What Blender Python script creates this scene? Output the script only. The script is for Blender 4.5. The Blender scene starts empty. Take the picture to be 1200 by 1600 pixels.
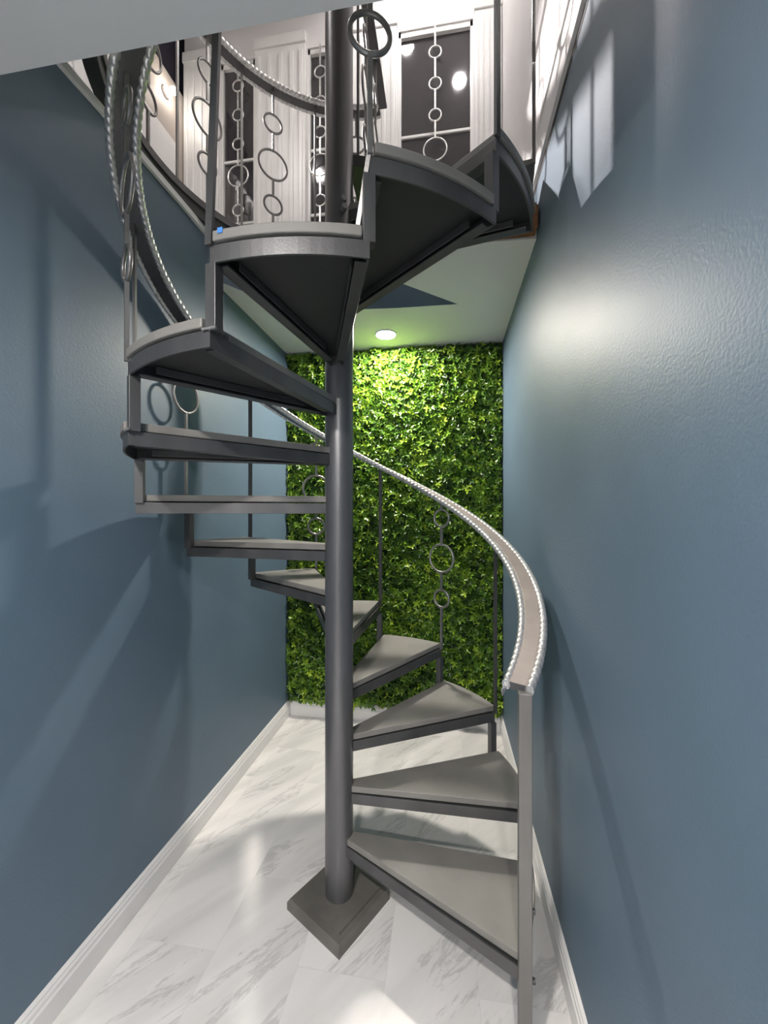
import bpy, math, random
from mathutils import Vector, Matrix
random.seed(7)
sc = bpy.context.scene
col = sc.collection
PI = math.pi
R = math.radians

# ------------------------------------------------------------------ constants (metres)
CX, CY = -0.4212, 1.5656            # centre of the spiral
TR = 0.7234                         # tread radius
A0, DA = -30.55, 29.18              # corner angles in degrees
RISE, Z0 = 0.19, 0.0807
XL, XR, YB = -1.2026, 0.394, 2.99   # hall
ZC = 2.77                           # ceiling of the hall
ZS = 2.58                           # soffit over the camera
ZF = 3.01                           # upper floor
ZT = 5.55                           # upper ceiling
XUL = -2.09

def ang(k): return R(A0 + DA * k)
def pol(r, a, z=0.0): return Vector((CX + r * math.cos(a), CY + r * math.sin(a), z))

# ------------------------------------------------------------------ materials
def new_mat(name):
    m = bpy.data.materials.new(name); m.use_nodes = True
    nt = m.node_tree
    b = nt.nodes['Principled BSDF']
    return m, nt, b

def noise_mat(name, c1, c2, scale=6.0, stretch=(1, 1, 1), rough=0.5, metal=0.0, bump=0.0, bscale=120.0,
              rvar=0.0, detail=4.0, spec=0.5, coat=0.0):
    m, nt, b = new_mat(name)
    N = nt.nodes; L = nt.links
    tc = N.new('ShaderNodeTexCoord'); mp = N.new('ShaderNodeMapping')
    mp.inputs['Scale'].default_value = stretch
    L.new(tc.outputs['Object'], mp.inputs['Vector'])
    n = N.new('ShaderNodeTexNoise'); n.inputs['Scale'].default_value = scale; n.inputs['Detail'].default_value = detail
    L.new(mp.outputs[0], n.inputs['Vector'])
    r = N.new('ShaderNodeValToRGB')
    r.color_ramp.elements[0].position = 0.3; r.color_ramp.elements[1].position = 0.7
    r.color_ramp.elements[0].color = (*c1, 1); r.color_ramp.elements[1].color = (*c2, 1)
    L.new(n.outputs['Fac'], r.inputs['Fac']); L.new(r.outputs['Color'], b.inputs['Base Color'])
    b.inputs['Metallic'].default_value = metal
    b.inputs['Specular IOR Level'].default_value = spec
    b.inputs['Coat Weight'].default_value = coat
    if rvar > 0:
        mr = N.new('ShaderNodeMapRange')
        mr.inputs['To Min'].default_value = max(0.02, rough - rvar); mr.inputs['To Max'].default_value = rough + rvar
        L.new(n.outputs['Fac'], mr.inputs['Value']); L.new(mr.outputs[0], b.inputs['Roughness'])
    else:
        b.inputs['Roughness'].default_value = rough
    if bump > 0:
        n2 = N.new('ShaderNodeTexNoise'); n2.inputs['Scale'].default_value = bscale; n2.inputs['Detail'].default_value = 2
        L.new(tc.outputs['Object'], n2.inputs['Vector'])
        bp = N.new('ShaderNodeBump'); bp.inputs['Strength'].default_value = bump; bp.inputs['Distance'].default_value = 0.002
        L.new(n2.outputs['Fac'], bp.inputs['Height']); L.new(bp.outputs[0], b.inputs['Normal'])
    return m

M = {}
M['blue'] = noise_mat('blue_wall_paint', (0.094, 0.146, 0.200), (0.106, 0.160, 0.216), 3, rough=0.50, rvar=0.03, bump=0.35, bscale=150, spec=0.55)
M['white_wall'] = noise_mat('white_wall_paint', (0.72, 0.70, 0.70), (0.76, 0.74, 0.74), 3, rough=0.5, bump=0.1)
M['ceiling'] = noise_mat('ceiling_paint', (0.66, 0.66, 0.64), (0.70, 0.70, 0.68), 2, rough=0.8, bump=0.1)
M['beige'] = noise_mat('beige_wall_paint', (0.42, 0.37, 0.33), (0.46, 0.41, 0.37), 3, rough=0.6)
M['trim'] = noise_mat('white_gloss_trim', (0.74, 0.73, 0.72), (0.80, 0.79, 0.78), 5, rough=0.3)
M['steel'] = noise_mat('dark_painted_steel', (0.082, 0.082, 0.084), (0.122, 0.121, 0.122), 7, (1, 1, 0.25), rough=0.40, metal=0.55, rvar=0.08, bump=0.12, bscale=200)
M['steel_light'] = noise_mat('brushed_steel', (0.20, 0.195, 0.19), (0.33, 0.32, 0.315), 14, (1, 1, .3), rough=0.40, metal=0.7, rvar=0.1, bump=0.15, bscale=220)
M['column'] = noise_mat('satin_grey_column', (0.125, 0.125, 0.13), (0.175, 0.174, 0.178), 8, (1, 1, 0.15), rough=0.34, metal=0.6, rvar=0.06, bump=0.08, bscale=200)
M['post'] = noise_mat('grey_brushed_post', (0.15, 0.145, 0.14), (0.215, 0.21, 0.20), 9, (1, 1, .15), rough=0.42, metal=0.5, rvar=0.08, bump=0.1, bscale=220)
M['board'] = noise_mat('grey_tread_board', (0.17, 0.162, 0.15), (0.23, 0.222, 0.205), 5, rough=0.5, rvar=0.12, bump=0.1)
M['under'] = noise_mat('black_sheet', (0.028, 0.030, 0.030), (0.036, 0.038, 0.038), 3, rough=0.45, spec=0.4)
M['base'] = noise_mat('grey_base_block', (0.10, 0.095, 0.085), (0.15, 0.142, 0.128), 9, rough=0.5, rvar=0.1, bump=0.1)
M['rail'] = noise_mat('taupe_rail_top', (0.27, 0.23, 0.205), (0.33, 0.285, 0.255), 10, rough=0.6)
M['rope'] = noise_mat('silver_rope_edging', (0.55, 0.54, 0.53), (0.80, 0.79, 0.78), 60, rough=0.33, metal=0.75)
M['wood'] = noise_mat('rough_cut_timber', (0.10, 0.035, 0.014), (0.32, 0.16, 0.07), 14, (1, 6, 1), rough=0.8)
M['tape'] = noise_mat('blue_masking_tape', (0.05, 0.22, 0.62), (0.07, 0.27, 0.70), 30, rough=0.7)
M['black'] = noise_mat('black_gap', (0.01, 0.01, 0.012), (0.015, 0.015, 0.018), 5, rough=0.7)
M['night'] = noise_mat('night_dark', (0.012, 0.010, 0.022), (0.018, 0.014, 0.03), 5, rough=0.8)
M['plastic'] = noise_mat('white_fixture_trim', (0.85, 0.85, 0.85), (0.9, 0.9, 0.9), 5, rough=0.4)

def emis(name, c, s):
    m, nt, b = new_mat(name)
    b.inputs['Base Color'].default_value = (*c, 1)
    b.inputs['Emission Color'].default_value = (*c, 1); b.inputs['Emission Strength'].default_value = s
    return m

def glass_mat():
    m, nt, b = new_mat('dark_window_glass')
    b.inputs['Base Color'].default_value = (0.045, 0.04, 0.045, 1)
    b.inputs['Roughness'].default_value = 0.05; b.inputs['IOR'].default_value = 1.9
    return m
M['glass'] = glass_mat()

def marble():
    m, nt, b = new_mat('marble_look_tile')
    N = nt.nodes; L = nt.links
    tc = N.new('ShaderNodeTexCoord')
    br = N.new('ShaderNodeTexBrick')
    rot = N.new('ShaderNodeMapping'); rot.inputs['Rotation'].default_value = (0, 0, R(90)); rot.inputs['Location'].default_value = (0.11, 0.2, 0)
    L.new(tc.outputs['Object'], rot.inputs['Vector']); L.new(rot.outputs[0], br.inputs['Vector'])
    br.inputs['Scale'].default_value = 1.0; br.inputs['Brick Width'].default_value = 0.61; br.inputs['Row Height'].default_value = 0.305
    br.inputs['Mortar Size'].default_value = 0.0012; br.inputs['Mortar Smooth'].default_value = 0.3
    br.inputs['Color1'].default_value = (0, 0, 0, 1); br.inputs['Color2'].default_value = (1, 1, 1, 1); br.inputs['Mortar'].default_value = (0.5, 0.5, 0.5, 1)
    # offset per tile so that the veins break at the joints
    va = N.new('ShaderNodeVectorMath'); va.operation = 'SCALE'; va.inputs['Scale'].default_value = 7.0
    L.new(br.outputs['Color'], va.inputs[0])
    ad = N.new('ShaderNodeVectorMath'); ad.operation = 'ADD'
    L.new(tc.outputs['Object'], ad.inputs[0]); L.new(va.outputs[0], ad.inputs[1])
    mp0 = N.new('ShaderNodeMapping'); mp0.inputs['Rotation'].default_value = (0, 0, R(-52))
    L.new(ad.outputs[0], mp0.inputs['Vector'])
    mp = N.new('ShaderNodeMapping'); mp.inputs['Scale'].default_value = (1.0, 6.0, 1)
    L.new(mp0.outputs[0], mp.inputs['Vector'])
    n = N.new('ShaderNodeTexNoise'); n.inputs['Scale'].default_value = 1.5; n.inputs['Detail'].default_value = 12; n.inputs['Roughness'].default_value = 0.70
    n.inputs['Distortion'].default_value = 0.6
    L.new(mp.outputs[0], n.inputs['Vector'])
    r1 = N.new('ShaderNodeValToRGB')     # thin veins where the noise crosses 0.5
    e = r1.color_ramp.elements; e[0].position = 0.0; e[0].color = (0, 0, 0, 1); e[1].position = 1; e[1].color = (0, 0, 0, 1)
    for p, v in ((0.55, 0.0), (0.592, 0.42), (0.615, 0.10), (0.68, 0.0)):
        x = e.new(p); x.color = (v, v, v, 1)
    L.new(n.outputs['Fac'], r1.inputs['Fac'])
    n3 = N.new('ShaderNodeTexNoise'); n3.inputs['Scale'].default_value = 1.3; n3.inputs['Detail'].default_value = 4
    L.new(mp.outputs[0], n3.inputs['Vector'])
    r3 = N.new('ShaderNodeValToRGB'); r3.color_ramp.elements[0].position = 0.42; r3.color_ramp.elements[1].position = 0.72
    L.new(n3.outputs['Fac'], r3.inputs['Fac'])
    mx = N.new('ShaderNodeMix'); mx.data_type = 'RGBA'
    mx.inputs[6].default_value = (0.80, 0.775, 0.76, 1); mx.inputs[7].default_value = (0.64, 0.63, 0.615, 1)
    L.new(r3.outputs['Color'], mx.inputs[0])
    mx2 = N.new('ShaderNodeMix'); mx2.data_type = 'RGBA'; mx2.inputs[7].default_value = (0.30, 0.30, 0.295, 1)
    L.new(r1.outputs['Color'], mx2.inputs[0]); L.new(mx.outputs[2], mx2.inputs[6])
    mx3 = N.new('ShaderNodeMix'); mx3.data_type = 'RGBA'; mx3.inputs[7].default_value = (0.68, 0.67, 0.66, 1)
    L.new(br.outputs['Fac'], mx3.inputs[0]); L.new(mx2.outputs[2], mx3.inputs[6])
    L.new(mx3.outputs[2], b.inputs['Base Color'])
    b.inputs['Roughness'].default_value = 0.27
    return m
M['marble'] = marble()

def leafmat():
    m, nt, b = new_mat('artificial_leaf')
    N = nt.nodes; L = nt.links
    at = N.new('ShaderNodeAttribute'); at.attribute_name = 'tint'
    r = N.new('ShaderNodeValToRGB')
    e = r.color_ramp.elements; e[0].color = (0.018, 0.055, 0.008, 1); e[1].color = (0.34, 0.48, 0.035, 1)
    x = e.new(0.45); x.color = (0.06, 0.15, 0.012, 1)
    x = e.new(0.8); x.color = (0.17, 0.31, 0.02, 1)
    L.new(at.outputs['Fac'], r.inputs['Fac']); L.new(r.outputs['Color'], b.inputs['Base Color'])
    b.inputs['Roughness'].default_value = 0.33
    b.inputs['Specular IOR Level'].default_value = 0.5
    tr = N.new('ShaderNodeBsdfTranslucent'); L.new(r.outputs['Color'], tr.inputs['Color'])
    ms = N.new('ShaderNodeMixShader'); ms.inputs[0].default_value = 0.18
    L.new(b.outputs[0], ms.inputs[1]); L.new(tr.outputs[0], ms.inputs[2])
    L.new(ms.outputs[0], N['Material Output'].inputs['Surface'])
    return m
M['leaf'] = leafmat()
M['turf'] = noise_mat('green_backing_mesh', (0.004, 0.012, 0.003), (0.01, 0.025, 0.006), 40, rough=0.8)

# ------------------------------------------------------------------ mesh builder
class MB:
    def __init__(s): s.v = []; s.f = []; s.mi = []; s.cur = 0; s.smooth = []
    def add(s, vs, fs, sm=False):
        o = len(s.v); s.v += [tuple(v) for v in vs]
        for f in fs:
            s.f.append([i + o for i in f]); s.mi.append(s.cur); s.smooth.append(sm)
    def box(s, lo, hi, T=None):
        x0, y0, z0 = lo; x1, y1, z1 = hi
        vs = [Vector(p) for p in ((x0, y0, z0), (x1, y0, z0), (x1, y1, z0), (x0, y1, z0), (x0, y0, z1), (x1, y0, z1), (x1, y1, z1), (x0, y1, z1))]
        if T is not None: vs = [T @ v for v in vs]
        s.add(vs, [(0, 3, 2, 1), (4, 5, 6, 7), (0, 1, 5, 4), (1, 2, 6, 5), (2, 3, 7, 6), (3, 0, 4, 7)])
    def prism(s, poly, z0, z1):
        n = len(poly)
        vs = [(x, y, z0) for x, y in poly] + [(x, y, z1) for x, y in poly]
        fs = [tuple(reversed(range(n))), tuple(range(n, 2 * n))]
        fs += [(i, (i + 1) % n, n + (i + 1) % n, n + i) for i in range(n)]
        s.add(vs, fs)
    def beam(s, p, q, w, d, side):
        """rectangular bar from p to q; side = direction of width w, other = d"""
        p = Vector(p); q = Vector(q); t = (q - p).normalized(); u = Vector(side); u = (u - t * u.dot(t)).normalized(); v = t.cross(u)
        vs = [a + u * (i * w / 2) + v * (j * d / 2) for a in (p, q) for i, j in ((-1, -1), (1, -1), (1, 1), (-1, 1))]
        s.add(vs, [(0, 3, 2, 1), (4, 5, 6, 7), (0, 1, 5, 4), (1, 2, 6, 5), (2, 3, 7, 6), (3, 0, 4, 7)])
    def cyl(s, p, q, r, n=24, r2=None, cap=True):
        p = Vector(p); q = Vector(q); r2 = r if r2 is None else r2
        t = (q - p).normalized(); u = t.orthogonal().normalized(); v = t.cross(u)
        vs = [p + u * (r * math.cos(2 * PI * i / n)) + v * (r * math.sin(2 * PI * i / n)) for i in range(n)]
        vs += [q + u * (r2 * math.cos(2 * PI * i / n)) + v * (r2 * math.sin(2 * PI * i / n)) for i in range(n)]
        s.add(vs, [(i, (i + 1) % n, n + (i + 1) % n, n + i) for i in range(n)], True)
        if cap: s.add(vs[:n], [tuple(reversed(range(n)))]); s.add(vs[n:], [tuple(range(n))])
    def sweep(s, rings, closed_section=True, caps=True, sm=False, loop=False):
        n = len(rings[0]); o = []
        vs = [v for r in rings for v in r]
        fs = []
        m = len(rings)
        for i in range(m if loop else m - 1):
            for j in range(n):
                a = i * n + j; b_ = i * n + (j + 1) % n; i2 = (i + 1) % m
                fs.append((a, b_, i2 * n + (j + 1) % n, i2 * n + j))
        s.add(vs, fs, sm)
        if caps and not loop:
            s.add(rings[0], [tuple(reversed(range(n)))]); s.add(rings[-1], [tuple(range(n))])
    def torus(s, c, nrm, R0, r, n=36, m=10):
        c = Vector(c); nrm = Vector(nrm).normalized(); u = nrm.orthogonal().normalized(); v = nrm.cross(u)
        rings = []
        for i in range(n):
            a = 2 * PI * i / n; d = u * math.cos(a) + v * math.sin(a)
            rings.append([c + d * (R0 + r * math.cos(2 * PI * j / m)) + nrm * (r * math.sin(2 * PI * j / m)) for j in range(m)])
        s.sweep(rings, sm=True, loop=True)
    def build(s, name, mats, parent=None, bevel=0.0, loc=None):
        me = bpy.data.meshes.new(name); me.from_pydata(s.v, [], s.f); me.update()
        if not isinstance(mats, (list, tuple)): mats = [mats]
        for m in mats: me.materials.append(m)
        me.polygons.foreach_set('material_index', s.mi)
        me.polygons.foreach_set('use_smooth', s.smooth)
        import bmesh
        bm = bmesh.new(); bm.from_mesh(me); bmesh.ops.recalc_face_normals(bm, faces=bm.faces); bm.to_mesh(me); bm.free()
        o = bpy.data.objects.new(name, me); col.objects.link(o)
        if bevel > 0:
            bv = o.modifiers.new('bevel', 'BEVEL'); bv.width = bevel; bv.segments = 2; bv.limit_method = 'ANGLE'; bv.angle_limit = R(40)
        if parent: o.parent = parent
        if loc: o.location = loc
        return o

def tag(o, label, cat, group=None, kind=None):
    o['label'] = label; o['category'] = cat
    if group: o['group'] = group
    if kind: o['kind'] = kind
    return o
def empty(name, loc=(0, 0, 0)):
    o = bpy.data.objects.new(name, None); col.objects.link(o); o.location = loc; o.empty_display_size = 0.1
    return o
def struct(name, mb, mat, label, cat, **k):
    o = mb.build(name, mat, **k); tag(o, label, cat, kind='structure'); return o

# ------------------------------------------------------------------ setting: lower hall
m = MB(); m.box((XL - .15, -2.6, -.06), (XR + .15, YB + .15, 0)); struct('floor', m, M['marble'], 'white marble look tile floor with grey diagonal veins', 'floor')
m = MB(); m.box((XL - .14, -2.6, 0), (XL, YB + .14, 2.955)); struct('wall_left', m, M['blue'], 'slate blue painted wall left of the spiral stair', 'wall')
m = MB(); m.box((XR, -2.6, 0), (XR + .14, YB + .14, 2.995)); struct('wall_right', m, M['blue'], 'slate blue painted wall right of the spiral stair', 'wall')
m = MB(); m.box((XL, YB, 0), (XR, YB + .14, 3.0)); struct('wall_back', m, M['blue'], 'end wall behind the green artificial hedge', 'wall')
m = MB(); m.box((XL - .14, -2.72, 0), (XR + .14, -2.6, ZT)); struct('wall_front', m, M['white_wall'], 'white wall behind the camera', 'wall')

def baseboard(name, p, q, nrm, label):
    """stepped profile swept from p to q, nrm points into the room"""
    prof = [(0, 0), (.016, 0), (.016, .075), (.012, .082), (.012, .094), (.008, .101), (.008, .108), (.0, .118)]
    p = Vector(p); q = Vector(q); nn = Vector(nrm)
    mb = MB(); mb.sweep([[a + nn * x + Vector((0, 0, z)) for x, z in prof] for a in (p, q)])
    return struct(name, mb, M['trim'], label, 'baseboard')
baseboard('baseboard_left', (XL, -2.6, 0), (XL, YB, 0), (1, 0, 0), 'white moulded baseboard along the left blue wall')
baseboard('baseboard_right', (XR, -2.6, 0), (XR, YB, 0), (-1, 0, 0), 'white moulded baseboard along the right blue wall')
baseboard('baseboard_back', (XL + .016, YB, 0), (XR - .016, YB, 0), (0, -1, 0), 'white baseboard under the green hedge wall')

# soffit above the camera (also the upper floor there)
m = MB(); m.box((XL, -2.6, ZS), (XR, .80, ZF)); struct('ceiling_front', m, M['ceiling'], 'smooth pale grey ceiling edge overhead at the top of the photo', 'ceiling')
# hall ceiling with the curved stair opening
arc = [(-1.2026, 1.90), (-1.178, 1.965), (-1.115, 2.055), (-1.05, 2.12), (-.95, 2.205), (-.80, 2.293), (-.65, 2.343), (-.536, 2.362), (-.3, 2.382), (.065, 2.392)]
poly = arc + [(XR, 2.392), (XR, YB), (XL, YB)]
m = MB(); m.prism(poly, ZC, 2.995)
for i, f in enumerate(m.f):
    vs = [m.v[j] for j in f]
    if len(f) == 4 and abs(vs[0][2] - vs[2][2]) > .1 and all(v[1] < 2.45 for v in vs): m.mi[i] = 1
struct('ceiling_back', m, [M['ceiling'], M['blue']], 'pale ceiling around the curved stair opening by the green wall', 'ceiling')
m = MB(); m.prism([(.065, 2.392), (-.256, 2.111), (-.31, 2.05), (-.31, 1.88), (.079, 1.862), (XR, 1.872), (XR, 2.392)], ZC, 2.93)
struct('ceiling_landing', m, M['ceiling'], 'pale ceiling panel under the stair landing at the right wall', 'ceiling')
# rough timber showing at the cut edge of the ceiling
t = empty('rough_joist', (.24, 1.84, 2.775)); tag(t, 'brown rough sawn timber showing at the cut ceiling edge below the landing', 'timber')
m = MB(); m.box((-.16, .0, 0), (.145, .024, .13)); m.build('joist_board', M['wood'], t)
for x0, x1, y0, z1 in ((-.16, -.05, -.035, .05), (-.045, .02, -.02, .10), (.06, .145, -.045, .09)):
    m = MB(); m.box((x0, y0, .002), (x1, 0, z1)); m.build('blocking', M['wood'], t, bevel=.002)

# recessed downlight over the green wall (only the lens gives light)
def downlight(x, y, z, r, power, label, temp=(1.0, .93, .83), spot=None, group=None):
    t = empty('recessed_downlight', (x, y, z)); tag(t, label, 'ceiling light', group)
    m = MB(); m.torus((0, 0, -.003), (0, 0, 1), r + .008, .006, 40, 8); m.build('trim_ring', M['plastic'], t)
    m = MB(); n = 40
    vs = [(r * math.cos(2 * PI * i / n), r * math.sin(2 * PI * i / n), -.004) for i in range(n)] + [(r * math.cos(2 * PI * i / n), r * math.sin(2 * PI * i / n), -.0005) for i in range(n)]
    m.add(vs, [tuple(reversed(range(n))), tuple(range(n, 2 * n))] + [(i, (i + 1) % n, n + (i + 1) % n, n + i) for i in range(n)])
    area = PI * r * r
    m.build('lens', emis('downlight_lens', temp, power), t)
    return t
downlight(-.405, 2.718, ZC, .060, 260, 'bright round downlight in the ceiling above the green wall')

# ------------------------------------------------------------------ artificial hedge
def hedge():
    t = empty('artificial_hedge', ((XL + XR) / 2, YB, .12)); tag(t, 'green artificial boxwood hedge covering the end wall', 'artificial hedge')
    m = MB(); m.box((XL + .004, YB - .02, .13), (XR - .004, YB - .001, ZC - .003))
    o = m.build('backing_mesh', M['turf']); o.parent = t; o.matrix_parent_inverse = Matrix.Translation(t.location).inverted()
    V = []; F = []; T = []
    rnd = random.Random(3)
    W = XR - XL; H = ZC - .12
    def leaf(c, d, up, ln, w, tint):
        # pointed oval leaf folded along its midrib, slight droop
        s_ = d.cross(up)
        if s_.length < 1e-4: s_ = Vector((1, 0, 0))
        s_.normalize(); n_ = s_.cross(d).normalized()
        o = len(V)
        pts = [(0, 0, 0), (.28, .8, .12), (.65, .95, .08), (1, 0, -.12), (.65, -.95, .08), (.28, -.8, .12), (.45, 0, -.03)]
        for a, b_, h_ in pts:
            V.append(c + d * (a * ln) + s_ * (b_ * w / 2) + n_ * (h_ * ln * .6))
        for f in ((0, 6, 1), (1, 6, 2), (2, 6, 3), (0, 5, 6), (5, 4, 6), (4, 3, 6)):
            F.append([o + i for i in f]); T.append(tint)
    step = .028
    nx = int(W / step); nz = int(H / step)
    for iz in range(nz + 1):
        for ix in range(nx + 1):
            for rep in range(2):
                x = XL + .012 + (ix + rnd.random()) * (W - .024) / (nx + 1); z = .125 + (iz + rnd.random()) * (H - .02) / (nz + 1)
                clump = math.sin(x * 19 + math.sin(z * 11) * 2) * math.sin(z * 17 + math.sin(x * 13) * 2)
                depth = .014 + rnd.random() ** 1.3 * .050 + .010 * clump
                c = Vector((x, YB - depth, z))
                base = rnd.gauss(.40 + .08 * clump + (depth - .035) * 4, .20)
                a = rnd.random() * 2 * PI; k = rnd.choice((3, 4, 4, 5))
                tilt = rnd.uniform(.1, .8)
                axis = Vector((rnd.uniform(-.5, .5), -1, rnd.uniform(-.6, .5))).normalized()
                u = axis.orthogonal().normalized(); v = axis.cross(u)
                for j in range(k):
                    b_ = a + 2 * PI * j / k + rnd.uniform(-.3, .3)
                    d = (u * math.cos(b_) + v * math.sin(b_)) + axis * tilt; d.normalize()
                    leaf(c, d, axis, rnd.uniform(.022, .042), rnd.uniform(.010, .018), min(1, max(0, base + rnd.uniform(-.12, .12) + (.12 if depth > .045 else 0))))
    for v in V:
        v.x = min(max(v.x, XL + .003), XR - .003); v.z = min(v.z, ZC - .003); v.y = min(v.y, YB - .003)
    me = bpy.data.meshes.new('foliage'); me.from_pydata([tuple(v) for v in V], [], F); me.update()
    at = me.attributes.new('tint', 'FLOAT', 'FACE'); at.data.foreach_set('value', T)
    me.materials.append(M['leaf'])
    o = bpy.data.objects.new('foliage', me); col.objects.link(o); o.parent = t; o.matrix_parent_inverse = Matrix.Translation(t.location).inverted()
hedge()

# ------------------------------------------------------------------ spiral staircase
ST = empty('spiral_staircase', (CX, CY, 0))
tag(ST, 'dark grey steel spiral staircase winding around a round column', 'staircase')
def P(mb, name, mat, parent=None, bevel=0.0, label=None):
    """build geometry given in world coordinates under a parent"""
    o = mb.build(name, mat, bevel=bevel)
    par = parent or ST
    o.parent = par
    # every parent used here carries only a translation
    w = par.location if par.parent is None else par.location + par.parent.location
    o.matrix_parent_inverse = Matrix.Translation(w).inverted()
    if label: o['label'] = label
    return o

# column, base
m = MB(); m.cyl((CX, CY, .05), (CX, CY, 4.05), .0555, 48); P(m, 'center_column', M['column'])
def sq(h, z0, z1, a0=-75):
    return [[pol(h, R(a0 + 90 * i), z) for i in range(4)] for z in (z0, z1)]
m = MB(); m.sweep(sq(.203, 0, .030)); m.sweep([sq(.203, .030, .042)[0], sq(.192, .042, .042)[0]])
bp_ = P(m, 'base_plate', M['base'])
m = MB(); m.sweep(sq(.163, .041, .052)); 
o = m.build('cap_plate', M['base'], bevel=.002); o.parent = bp_

# a tread: frame (part) with its board on top (sub-part); built once around the origin, front edge at angle 0
def loc_pol(r, deg, z=0): return Vector((r * math.cos(R(deg)), r * math.sin(R(deg)), z))
def wedge(ra, a_lo, a_hi, rin, in_lo, in_hi, n=14):
    pts = [loc_pol(rin, in_lo)]
    pts += [loc_pol(ra, a_lo + (a_hi - a_lo) * i / n) for i in range(n + 1)]
    pts += [loc_pol(rin, in_hi)]
    return [(p.x, p.y) for p in pts]
def tread_meshes(span, rad=TR):
    mid = span / 2
    m = MB()
    zt, zb = -.007, -.047
    # outer arc bar
    n = 14
    rings = []
    for i in range(n + 1):
        a = span * i / n
        rings.append([loc_pol(rad - .006, a, zb), loc_pol(rad, a, zb), loc_pol(rad, a, zt), loc_pol(rad - .006, a, zt)])
    m.sweep(rings)
    # straight sides: angle iron, flange turned inwards at the bottom
    for deg, ii, sgn in ((0, mid - 28, 1), (span, mid + 28, -1)):
        p = loc_pol(.054, ii); q = loc_pol(rad - .001, deg)
        t = (q - p).normalized(); inn = Vector((-t.y, t.x, 0)) * sgn
        m.beam(p + inn * .003 + Vector((0, 0, (zt + zb) / 2)), q + inn * .003 + Vector((0, 0, (zt + zb) / 2)), .006, zt - zb, inn)
        m.beam(p + t * .05 + inn * .017 + Vector((0, 0, zb + .003)), q - t * .02 + inn * .017 + Vector((0, 0, zb + .003)), .028, .005, inn)
        m.beam(p + t * .12 + inn * .034 + Vector((0, 0, zt - .018)), q - t * .06 + inn * .034 + Vector((0, 0, zt - .018)), .004, .022, inn)
    fr = m
    b = MB(); b.prism(wedge(rad + .007, .9, span - 1.4, .052, mid - 26, mid + 26), -.003, .021)
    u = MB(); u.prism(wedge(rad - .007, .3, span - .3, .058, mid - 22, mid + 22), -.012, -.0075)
    return fr, b, u
fr, bo, un = tread_meshes(DA)
def set_local(o, par):
    o.parent = par
first = None
treads = []
for i in range(1, 15):
    if first is None:
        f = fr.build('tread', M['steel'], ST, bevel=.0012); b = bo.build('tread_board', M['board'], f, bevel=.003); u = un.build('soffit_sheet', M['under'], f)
        first = (f, b, u)
    else:
        f, b, u = [o.copy() for o in first]
        for o in (f, b, u): col.objects.link(o)
        f.parent = ST; b.parent = f; u.parent = f
    if i == 14:
        fr, bo, un = tread_meshes(12.0)
        for o in (f, b, u): bpy.data.objects.remove(o)
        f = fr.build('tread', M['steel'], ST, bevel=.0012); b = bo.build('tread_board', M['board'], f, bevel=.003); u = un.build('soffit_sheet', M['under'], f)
    f.location = (0, 0, RISE * i + Z0); f.rotation_euler = (0, 0, ang(i - 1))
    treads.append(f)
# brighter bare-steel face on the upper treads
# landing (wedge at the upper floor)
m = MB(); sp0, sp1 = A0 + DA * 14, A0 + DA * 14 + 72
n = 20
pts = [pol(.05, R(sp0 + 30))] + [pol(.74, R(sp0 + (sp1 - sp0) * i / n)) for i in range(n + 1)] + [pol(.05, R(sp1 - 30))]
m.prism([(p.x, p.y) for p in pts], 2.985, ZF)
for a in (sp0, sp1):
    rr = Vector((math.cos(R(a)), math.sin(R(a)), 0))
    m.beam(pol(.05, R(a), 2.965), pol(.735, R(a), 2.965), .006, .045, Vector((-rr.y, rr.x, 0)))
P(m, 'landing_plate', M['under'])

# short struts joining the back corner of one tread to the front corner of the next, stair balusters, newel
def tang(a): return Vector((-math.sin(a), math.cos(a), 0))
def rad_(a): return Vector((math.cos(a), math.sin(a), 0))
first_s = None
for k in range(1, 14):
    a = ang(k)
    if first_s is None:
        mb = MB(); mb.box((-.014, -.014, 0), (.014, .014, RISE - .036)); first_s = s_ = mb.build('strut', M['steel'], ST, bevel=.001)
    else:
        s_ = first_s.copy(); col.objects.link(s_); s_.parent = ST
    z = Z0 + RISE * k - .009
    s_.location = ((TR - .014) * math.cos(a), (TR - .014) * math.sin(a), z); s_.rotation_euler = (0, 0, a)

wr = random.Random(5)
for k in (9, 10):
    mb = MB()
    cc = pol(TR - .014, ang(k), Z0 + RISE * k - .008 + .002)
    for q in range(9):
        p = cc + tang(ang(k)) * (-.016 + .004 * q) + rad_(ang(k)) * (.016 + wr.uniform(-.001, .001))
        mb.cyl(p - Vector((.003, 0, 0)), p + Vector((.003, 0, 0)), .0042 + wr.uniform(-.001, .001), 8)
    P(mb, 'weld', M['steel_light'])
ZR0 = 1.052         # underside datum of the rail at corner 0
RR = .722           # rail radius
def rail_z(kk): return ZR0 + RISE * kk
def plain_bar():
    mb = MB(); mb.box((-.0045, -.009, 0), (.0045, .009, 1)); return mb
def ring_bal(hh, specs, r_bar=.0055):
    """bar with rings, in local coordinates: radial = x, tangent = y; bar interrupted by the rings"""
    segs = []; z = 0.0
    for zc, rr in specs + [(hh + .05, .053)]:
        q = MB(); q.box((-r_bar, -r_bar, z), (r_bar, r_bar, zc - rr + .003)); segs.append(q); z = zc + rr - .003
    mb = segs[0]
    rings = []
    for zc, rr in specs:
        q = MB(); q.torus((0, 0, zc), (1, 0, 0), rr - .0045, .006); rings.append(q)
    return mb, [('ring', q) for q in rings] + [('spindle', q) for q in segs[1:]]
Hb = None
pb0 = None; rb0 = None
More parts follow.
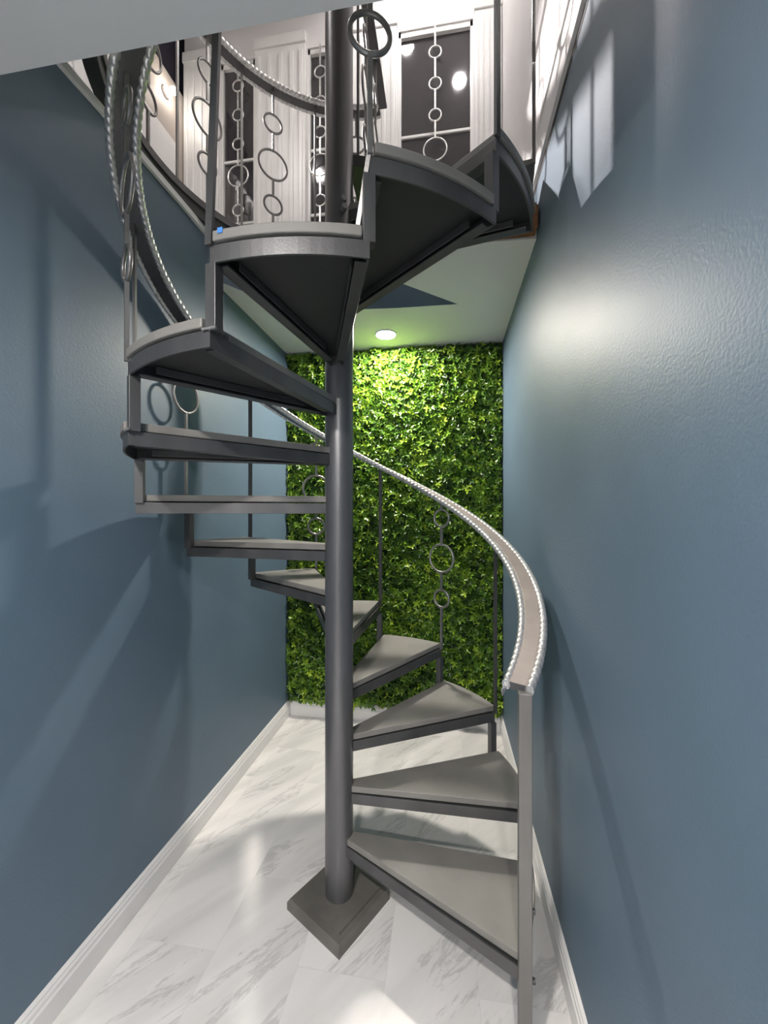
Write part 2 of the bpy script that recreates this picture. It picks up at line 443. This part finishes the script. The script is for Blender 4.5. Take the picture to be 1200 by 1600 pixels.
for k in range(2, 14):
    a = ang(k)
    z = Z0 + RISE * (k + 1) - .008
    h = rail_z(k) - z + .004
    if k % 2 == 0:
        if pb0 is None:
            mb = plain_bar(); pb0 = b = mb.build('baluster', M['steel'], ST)
            b['label'] = 'plain flat bar baluster'
        else:
            b = pb0.copy(); col.objects.link(b); b.parent = ST
        b.scale = (1, 1, h)
        parts = [b]
    else:
        if rb0 is None:
            mb, rg = ring_bal(h, [(.268, .050), (.482, .078), (.696, .050)])
            b = mb.build('baluster', M['steel_light'], ST); b['label'] = 'baluster with three rings'
            rb0 = [b] + [q.build(nm, M['steel_light'], b) for nm, q in rg]
        else:
            cp = [o.copy() for o in rb0]
            for o in cp: col.objects.link(o)
            b = cp[0]; b.parent = ST
            for o in cp[1:]: o.parent = b
    b.location = ((TR + .003) * math.cos(a), (TR + .003) * math.sin(a), z); b.rotation_euler = (0, 0, a)
    if k == 10: b.rotation_euler = (R(-2.6), 0, a)

# newel post at the first step
a = ang(0) - R(.2)
m = MB(); d = rad_(R(-82))
c0 = pol(.744, a)
m.beam(c0 + Vector((0, 0, 0)), c0 + Vector((0, 0, ZR0 + .002)), .036, .036, Vector((1, -.05, 0)))
P(m, 'newel_post', M['post'], bevel=.002)
# bolts fixing treads 1 and 2 to the post
for zz in (.245, .44):
    m = MB(); m.cyl(c0 + Vector((.018, 0, zz)), c0 + Vector((.028, 0, zz)), .008, 12); P(m, 'bolt', M['steel'])
m = MB(); m.cyl(pol(.06, R(-60), 2.72), pol(.085, R(-60), 2.72), .012, 6); P(m, 'bolt', M['steel_light'])
m = MB(); m.cyl(pol(.06, R(-60), 2.755), pol(.08, R(-60), 2.755), .012, 6); P(m, 'bolt', M['steel_light'])
# leaning brace between the eleventh and twelfth treads
m = MB(); m.beam(pol(.68, ang(10.93), Z0 + 11 * RISE + .02), pol(.722, ang(11.0), Z0 + 12 * RISE), .010, .012, (1, 0, 0)); P(m, 'brace', M['steel_light'])
# small welded tab on the tenth tread
m = MB(); c = pol(.655, ang(10) - R(.6), Z0 + 10 * RISE); m.beam(c - Vector((0, 0, .012)), c + Vector((0, 0, .008)), .014, .006, tang(ang(10))); P(m, 'tab', M['steel_light'])

# handrail: shallow channel with taupe top, rope edging on both sides (sub-part)
def rail_path_helix(k0, k1, n, r=RR, z0=ZR0):
    out = []
    for i in range(n + 1):
        k = k0 + (k1 - k0) * i / n; a = ang(k)
        out.append((pol(r, a, z0 + RISE * k), rad_(a)))
    return out
def rail_section(c, side, w=.056, h=.018):
    up = Vector((0, 0, 1))
    pr = [(-w / 2, 0), (-w / 2 + .004, -.002), (w / 2 - .004, -.002), (w / 2, 0), (w / 2, h - .004), (w / 2 - .006, h), (-w / 2 + .006, h), (-w / 2, h - .004)]
    return [c + side * x + up * z for x, z in pr]
def rope(path, off, zoff, r=.0125, pitch=.024, m=10):
    """two-strand twisted edging"""
    rings = []; s = 0.0; prev = None
    for c, sd in path:
        p = c + sd * off + Vector((0, 0, zoff))
        if prev is not None: s += (p - prev).length
        prev = p
        ph = 2 * PI * s / pitch
        ring = []
        for j in range(m):
            b_ = 2 * PI * j / m
            rr = r * (0.84 + .22 * abs(math.cos(b_ - ph / 2)))
            ring.append(p + sd * (rr * math.cos(b_)) + Vector((0, 0, rr * 1.25 * math.sin(b_))))
        rings.append(ring)
    mb = MB(); mb.sweep(rings, sm=True); return mb
def make_rail(path_fn, n_rail, n_rope, parent, name='handrail', w=.056):
    pth = path_fn(n_rail)
    mb = MB(); mb.sweep([rail_section(c, sd, w) for c, sd in pth])
    for i, f in enumerate(mb.f): pass
    hr = P(mb, name, [M['rail'], M['steel']], parent)
    me = hr.data
    for p in me.polygons:
        if p.normal.z < -.3 or (abs(p.normal.z) < .5): p.material_index = 1
    pr = path_fn(n_rope)
    for off in (-w / 2 - .006, w / 2 + .006):
        o = rope(pr, off, .007).build('rope_edging', M['rope'], hr); o.matrix_parent_inverse = hr.matrix_parent_inverse.copy()
        o.parent = hr; 
        o.matrix_parent_inverse = Matrix.Identity(4)
        o.matrix_parent_inverse = Matrix.Identity(4)
    return hr
K1 = 13.35
HR = make_rail(lambda n: rail_path_helix(0, K1, n), 260, 2000, ST)
# loose end of the protective wrap by the newel
m = MB()
e0 = pol(RR - .036, ang(0), ZR0 + .012)
m.add([e0 + Vector(v) for v in ((0, .004, .004), (-.016, -.028, -.012), (-.012, -.022, -.030), (.004, -.004, -.008), (.003, .006, .004), (-.013, -.026, -.012), (-.009, -.020, -.030), (.007, -.002, -.008))],
      [(0, 1, 2, 3), (7, 6, 5, 4), (0, 4, 5, 1), (1, 5, 6, 2), (2, 6, 7, 3), (3, 7, 4, 0)])
o = m.build('loose_wrap', M['rope'], HR)

# blue masking tape
m = MB(); tp = pol(TR + .0085, ang(10.09), 0)
a = ang(10.09)
m.beam(pol(TR + .0085, a, RISE * 11 + Z0 + .0105), pol(TR + .0085, a, RISE * 11 + Z0 + .0225), .013, .0012, tang(a)); m.beam(pol(TR + .0085, a, RISE * 11 + Z0 + .0218), pol(TR - .012, a, RISE * 11 + Z0 + .0218), .013, .0012, tang(a))
tag(m.build('masking_tape', M['tape']), 'small piece of blue masking tape at the left corner of the eleventh tread', 'tape')

# ------------------------------------------------------------------ curved guard railing of the upper floor
GR = .822
GRL = empty('guard_railing', (CX, CY, ZF)); tag(GRL, 'curved grey guard railing with ring balusters around the stair opening upstairs', 'railing')
def guard_path(n, z):
    """from the landing edge near the column out to the circle, then round by the back and left"""
    out = []
    a1 = R(90)
    # round part
    for i in range(n + 1):
        a = R(88 + (228 - 88) * i / n)
        out.append((pol(GR, a, z), rad_(a)))
    return out
mb = MB()
rings = []
for c, sd in guard_path(80, 2.988):
    rings.append([c + sd * -.024 + Vector((0, 0, 0)), c + sd * .022, c + sd * .022 + Vector((0, 0, .054)), c + sd * -.024 + Vector((0, 0, .054))])
mb.sweep(rings); P(mb, 'shoe_rail', M['under'], GRL)
mb = MB(); mb.sweep([[c + sd * -.032 , c + sd * .024 , c + sd * .024 + Vector((0, 0, .034)), c + sd * -.032 + Vector((0, 0, .034))] for c, sd in guard_path(80, 3.042)])
P(mb, 'top_strip', M['steel'], GRL)
make_rail(lambda n: guard_path(n, 3.955), 100, 700, GRL, w=.056)
# straight return of the guard along the landing edge towards the column
def straight_path(n):
    out = []
    for i in range(n + 1):
        y = 2.375 - (2.375 - 1.66) * i / n
        out.append((Vector((-.372, y, 3.955)), Vector((1, 0, 0))))
    return out
mb = MB(); mb.sweep([rail_section(c, sd, .05) for c, sd in straight_path(4)]); P(mb, 'handrail', M['steel'], GRL)
for A, kind in ((98, 'r'), (115, 'p'), (132, 'r'), (144.5, 'p'), (158, 'r'), (170, 'p'), (182, 'r'), (202, 'p'), (214, 'r')):
    a = R(A); z = 3.05; h = 3.957 - z
    if kind == 'p':
        mb = plain_bar(); b = mb.build('baluster', M['steel_light'], GRL); b.scale = (1, .6, h)
    else:
        mb, rg = ring_bal(h, [(3.303 - z, .056), (3.530 - z, .086), (3.765 - z, .056)])
        b = mb.build('baluster', M['steel_light'], GRL)
        for nm, q in rg: q.build(nm, M['steel_light'], b)
    b.location = (GR * math.cos(a), GR * math.sin(a), z - ZF); b.rotation_euler = (0, 0, a)
for y, kind in ((2.12, 'r'), (1.86, 'r'), (1.69, 'p')):
    z = ZF; h = 3.957 - z
    if kind == 'p':
        mb = plain_bar(); b = mb.build('baluster', M['steel'], GRL); b.scale = (1, .6, h)
    else:
        mb, rg = ring_bal(h, [(.29, .056), (.52, .086), (.75, .056)])
        b = mb.build('baluster', M['steel_light'], GRL)
        for nm, q in rg: q.build(nm, M['steel_light'], b)
    b.location = (-.372 - CX, y - CY, 0)

# ------------------------------------------------------------------ upper floor
# thin white trim under the shoe rail
mb = MB(); 
def white_path():
    pts = [Vector((XL + .001, .80, 0)), Vector((XL + .001, 1.5, 0)), Vector((XL + .001, 1.75, 0))]
    pts += [Vector((x + .0, y, 0)) for x, y in arc[:-1]]
    return pts
pts = white_path()
rings = []
for i, p in enumerate(pts):
    a_ = pts[max(0, i - 1)]; b_ = pts[min(len(pts) - 1, i + 1)]; t = (b_ - a_).normalized(); nn = Vector((t.y, -t.x, 0))
    rings.append([p + nn * 0 + Vector((0, 0, 2.957)), p + nn * .014 + Vector((0, 0, 2.957)), p + nn * .014 + Vector((0, 0, 2.985)), p + Vector((0, 0, 2.985))])
mb.sweep(rings)
struct('trim_1', mb, M['trim'], 'thin white strip under the curved railing on the left', 'trim')
m = MB(); m.box((XUL, -2.6, 2.96), (XL - .04, YB, ZF)); struct('floor_upper', m, M['trim'], 'upper floor left of the stair opening', 'floor')
m = MB(); m.prism([(x, y) for x, y in [(-1.24, 1.98), (-1.18, 2.06), (-1.05, 2.17), (-.95, 2.25), (-.80, 2.33), (-.5, 2.41), (XR, 2.42), (XR, YB), (-1.24, YB)]], 2.996, ZF)
struct('floor_upper_back', m, M['trim'], 'upper floor in front of the windows', 'floor')
# upper walls
m = MB(); m.box((XUL - .1, -2.6, ZF - .05), (XUL, YB + .1, 4.90)); struct('wall_upper_left', m, M['beige'], 'beige upper floor wall at the left', 'wall')
m = MB(); m.box((XUL - .1, -2.6, 4.9), (XUL - .06, YB + .1, ZT)); struct('window_4', m, M['night'], 'dark high opening above the beige wall', 'window')
m = MB(); m.box((XR, -2.6, 3.012), (XR + .14, YB + .14, ZT)); struct('wall_upper_right', m, M['white_wall'], 'white upper floor wall at the right', 'wall')
m = MB(); m.box((XR - .001, -2.6, 2.988), (XR + .1, YB, 3.012)); struct('trim_2', m, M['black'], 'thin black gap line between blue wall and white trim', 'trim')
m = MB(); m.box((XR - .014, -2.6, 3.014), (XR, YB, 3.15)); m.box((XR - .02, -2.6, 3.15), (XR, YB, 3.165)); struct('baseboard_upper_right', m, M['trim'], 'white wooden skirting above the right blue wall', 'baseboard')
m = MB(); m.box((XUL - .1, -2.6, ZT), (XR + .14, YB + .14, ZT + .1)); struct('ceiling_upper', m, M['ceiling'], 'upper floor ceiling', 'ceiling')
# panelled moulding on the left upper wall
m = MB(); m.box((XUL, 2.36, ZF), (XUL + .02, 2.88, 4.42)); m.box((XUL + .02, 2.42, ZF + .12), (XUL + .035, 2.82, 4.35)); m.box((XUL + .035, 2.47, ZF + .2), (XUL + .045, 2.77, 4.28)); struct('trim_3', m, M['trim'], 'white panelled moulding low on the beige upper wall', 'trim', bevel=.004)
m = MB(); m.box((XUL, 1.80, ZF), (XUL + .03, 2.32, 4.9))
for fy in (1.86, 1.97, 2.08, 2.19): m.box((XUL + .03, fy, ZF), (XUL + .045, fy + .05, 4.86))
struct('trim_8', m, M['trim'], 'white fluted casing on the beige upper wall at the far left', 'trim', bevel=.004)
m = MB(); m.box((XUL, -2.6, ZF), (XUL + .015, 1.3, 3.15)); struct('baseboard_upper_left', m, M['trim'], 'white skirting on the beige upper wall', 'baseboard')

# back wall of the upper floor with three windows, white fluted casings
WINS = [(-1.775, -1.485, 'narrow dark upstairs window furthest left of the column'), (-1.055, -.745, 'narrow dark upstairs window partly behind the column'), (-.350, .190, 'wide dark upstairs window right of the column')]
ZW0, ZW1 = 3.42, 5.13
m = MB()
xs = [XUL] + [v for w in WINS for v in w[:2]] + [XR]
for i in range(0, len(xs), 2): m.box((xs[i], YB + .0, 3.0), (xs[i + 1], YB + .14, ZT))
for w in WINS: m.box((w[0], YB, 3.0), (w[1], YB + .14, ZW0)); m.box((w[0], YB, ZW1), (w[1], YB + .14, ZT))
m.box((XUL, YB + .12, 3.0), (XR, YB + .14, ZT))
struct('wall_upper_back', m, M['white_wall'], 'white upper floor wall holding the windows', 'wall')
def casing(x0, x1, name, label):
    # fluted pilaster between windows
    mb = MB(); w = x1 - x0
    mb.box((x0, YB - .022, ZF), (x1, YB, 5.16))
    for fx in (.06, .26, .48, .70, .88):
        mb.box((x0 + w * fx, YB - .032, ZF + .1), (x0 + w * (fx + .07), YB - .022, 5.10))
    mb.box((x0 - .004, YB - .034, 5.16), (x1 + .004, YB, 5.24))
    struct(name, mb, M['trim'], label, 'casing', bevel=.003)
casing(-2.085, -1.785, 'trim_4', 'white fluted casing left of the leftmost upstairs window')
casing(-1.475, -1.065, 'trim_5', 'white fluted casing between the two narrow upstairs windows')
casing(-.735, -.360, 'trim_6', 'white fluted casing just right of the column upstairs')
casing(.200, .390, 'trim_7', 'white fluted casing between wide window and right wall')
for i, (x0, x1, lb) in enumerate(WINS):
    m = MB(); f = .018
    m.box((x0, YB + .01, ZW0), (x0 + f, YB + .06, ZW1)); m.box((x1 - f, YB + .01, ZW0), (x1, YB + .06, ZW1))
    m.box((x0, YB + .01, ZW0), (x1, YB + .06, ZW0 + .03)); m.box((x0, YB + .01, ZW1 - .04), (x1, YB + .06, ZW1))
    for zz in (3.86, 4.36): m.box((x0 + f, YB + .022, zz - .009), (x1 - f, YB + .05, zz + .009))
    wnd = struct('window_%d' % (i + 1), m, M['trim'], lb, 'window')
    m = MB(); m.box((x0 + f, YB + .035, ZW0 + .03), (x1 - f, YB + .04, ZW1 - .04)); m.build('pane', M['glass'], wnd)
# ringed ornamental bars in front of the panes
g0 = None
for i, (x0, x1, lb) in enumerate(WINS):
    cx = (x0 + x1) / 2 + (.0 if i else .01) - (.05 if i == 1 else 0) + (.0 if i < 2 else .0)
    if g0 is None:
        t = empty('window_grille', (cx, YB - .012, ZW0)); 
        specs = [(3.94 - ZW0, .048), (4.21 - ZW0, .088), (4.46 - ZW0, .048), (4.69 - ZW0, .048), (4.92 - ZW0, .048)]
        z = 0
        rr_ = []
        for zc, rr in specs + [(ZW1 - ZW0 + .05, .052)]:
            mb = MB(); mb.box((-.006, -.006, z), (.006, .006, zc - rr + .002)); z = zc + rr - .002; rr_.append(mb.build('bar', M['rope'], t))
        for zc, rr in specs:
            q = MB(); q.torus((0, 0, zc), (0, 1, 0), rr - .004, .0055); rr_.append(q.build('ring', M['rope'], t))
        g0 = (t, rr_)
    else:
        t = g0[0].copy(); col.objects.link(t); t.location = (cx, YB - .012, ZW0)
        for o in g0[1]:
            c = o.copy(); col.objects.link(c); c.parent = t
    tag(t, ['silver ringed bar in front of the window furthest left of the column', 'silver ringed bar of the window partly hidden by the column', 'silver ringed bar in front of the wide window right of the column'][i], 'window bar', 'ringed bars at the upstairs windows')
# upstairs ceiling lights (their reflections show in the panes)
UL = [(-.335, 2.60, 58, 'upstairs ceiling light nearest the wide window'), (.12, 2.25, 58, 'upstairs ceiling light reflected in the middle of the wide window'),
      (-1.49, 1.45, 66, 'upstairs ceiling light reflected beside the column'), (-1.80, 1.20, 58, 'upstairs ceiling light at the left')]
for x, y, p, lb in UL: downlight(x, y, ZT, .055, p, lb, (1.0, .95, .92), group='upstairs ceiling lights')
# wall lamp upstairs: a shaded spot thrown down across the stair opening
t = empty('wall_lamp', (XUL + .002, 2.76, 4.72)); tag(t, 'small round wall lamp high on the beige upper wall', 'wall lamp')
m = MB(); m.cyl((0, 0, 0), (.018, 0, 0), .035, 32); m.build('backplate', M['plastic'], t, bevel=.002)
m = MB(); m.cyl((.018, 0, 0), (.045, 0, 0), .010, 16); m.build('arm', M['steel_light'], t)
import bmesh as _bm
bm_ = _bm.new(); _bm.ops.create_uvsphere(bm_, u_segments=24, v_segments=14, radius=.026)
for f in bm_.faces: f.smooth = True
me_ = bpy.data.meshes.new('bulb'); bm_.to_mesh(me_); bm_.free(); me_.materials.append(emis('lamp_bulb', (1.0, .92, .82), 14))
o = bpy.data.objects.new('bulb', me_); col.objects.link(o); o.parent = t; o.location = (.068, 0, 0)
sl = bpy.data.lights.new('spot', 'SPOT'); sl.energy = 190; sl.spot_size = R(27); sl.spot_blend = 1.0; sl.shadow_soft_size = .03; sl.color = (1.0, .92, .89)
so = bpy.data.objects.new('spot', sl); col.objects.link(so); so.location = (XUL + .105, 2.76, 4.72)
so.rotation_euler = (Vector((XR, 1.60, 3.0)) - so.location).to_track_quat('-Z', 'Y').to_euler()
# soffit lights behind the camera
downlight(-.55, -.35, ZS, .05, 400, 'ceiling light behind the camera on the left', (1.0, .945, .90))
downlight(.05, -1.5, ZS, .05, 500, 'ceiling light far behind the camera', (1.0, .945, .90))

# ------------------------------------------------------------------ world, camera, view
w = bpy.data.worlds.new('world'); sc.world = w; w.use_nodes = True
w.node_tree.nodes['Background'].inputs[0].default_value = (.02, .022, .03, 1); w.node_tree.nodes['Background'].inputs[1].default_value = .3
cam = bpy.data.cameras.new('camera'); co = bpy.data.objects.new('camera', cam); col.objects.link(co)
cam.sensor_fit = 'HORIZONTAL'; cam.sensor_width = 36; cam.lens = 633.0 / 1200 * 36; cam.clip_start = .02
cam.shift_y = 1.7 / 1200
co.location = (0, 0, 1.5557); co.rotation_euler = (R(90), 0, .1525)
sc.camera = co
sc.view_settings.view_transform = 'Standard'; sc.view_settings.look = 'None'; sc.view_settings.gamma = 1; sc.view_settings.use_curve_mapping = False
sc.view_settings.exposure = 2.4
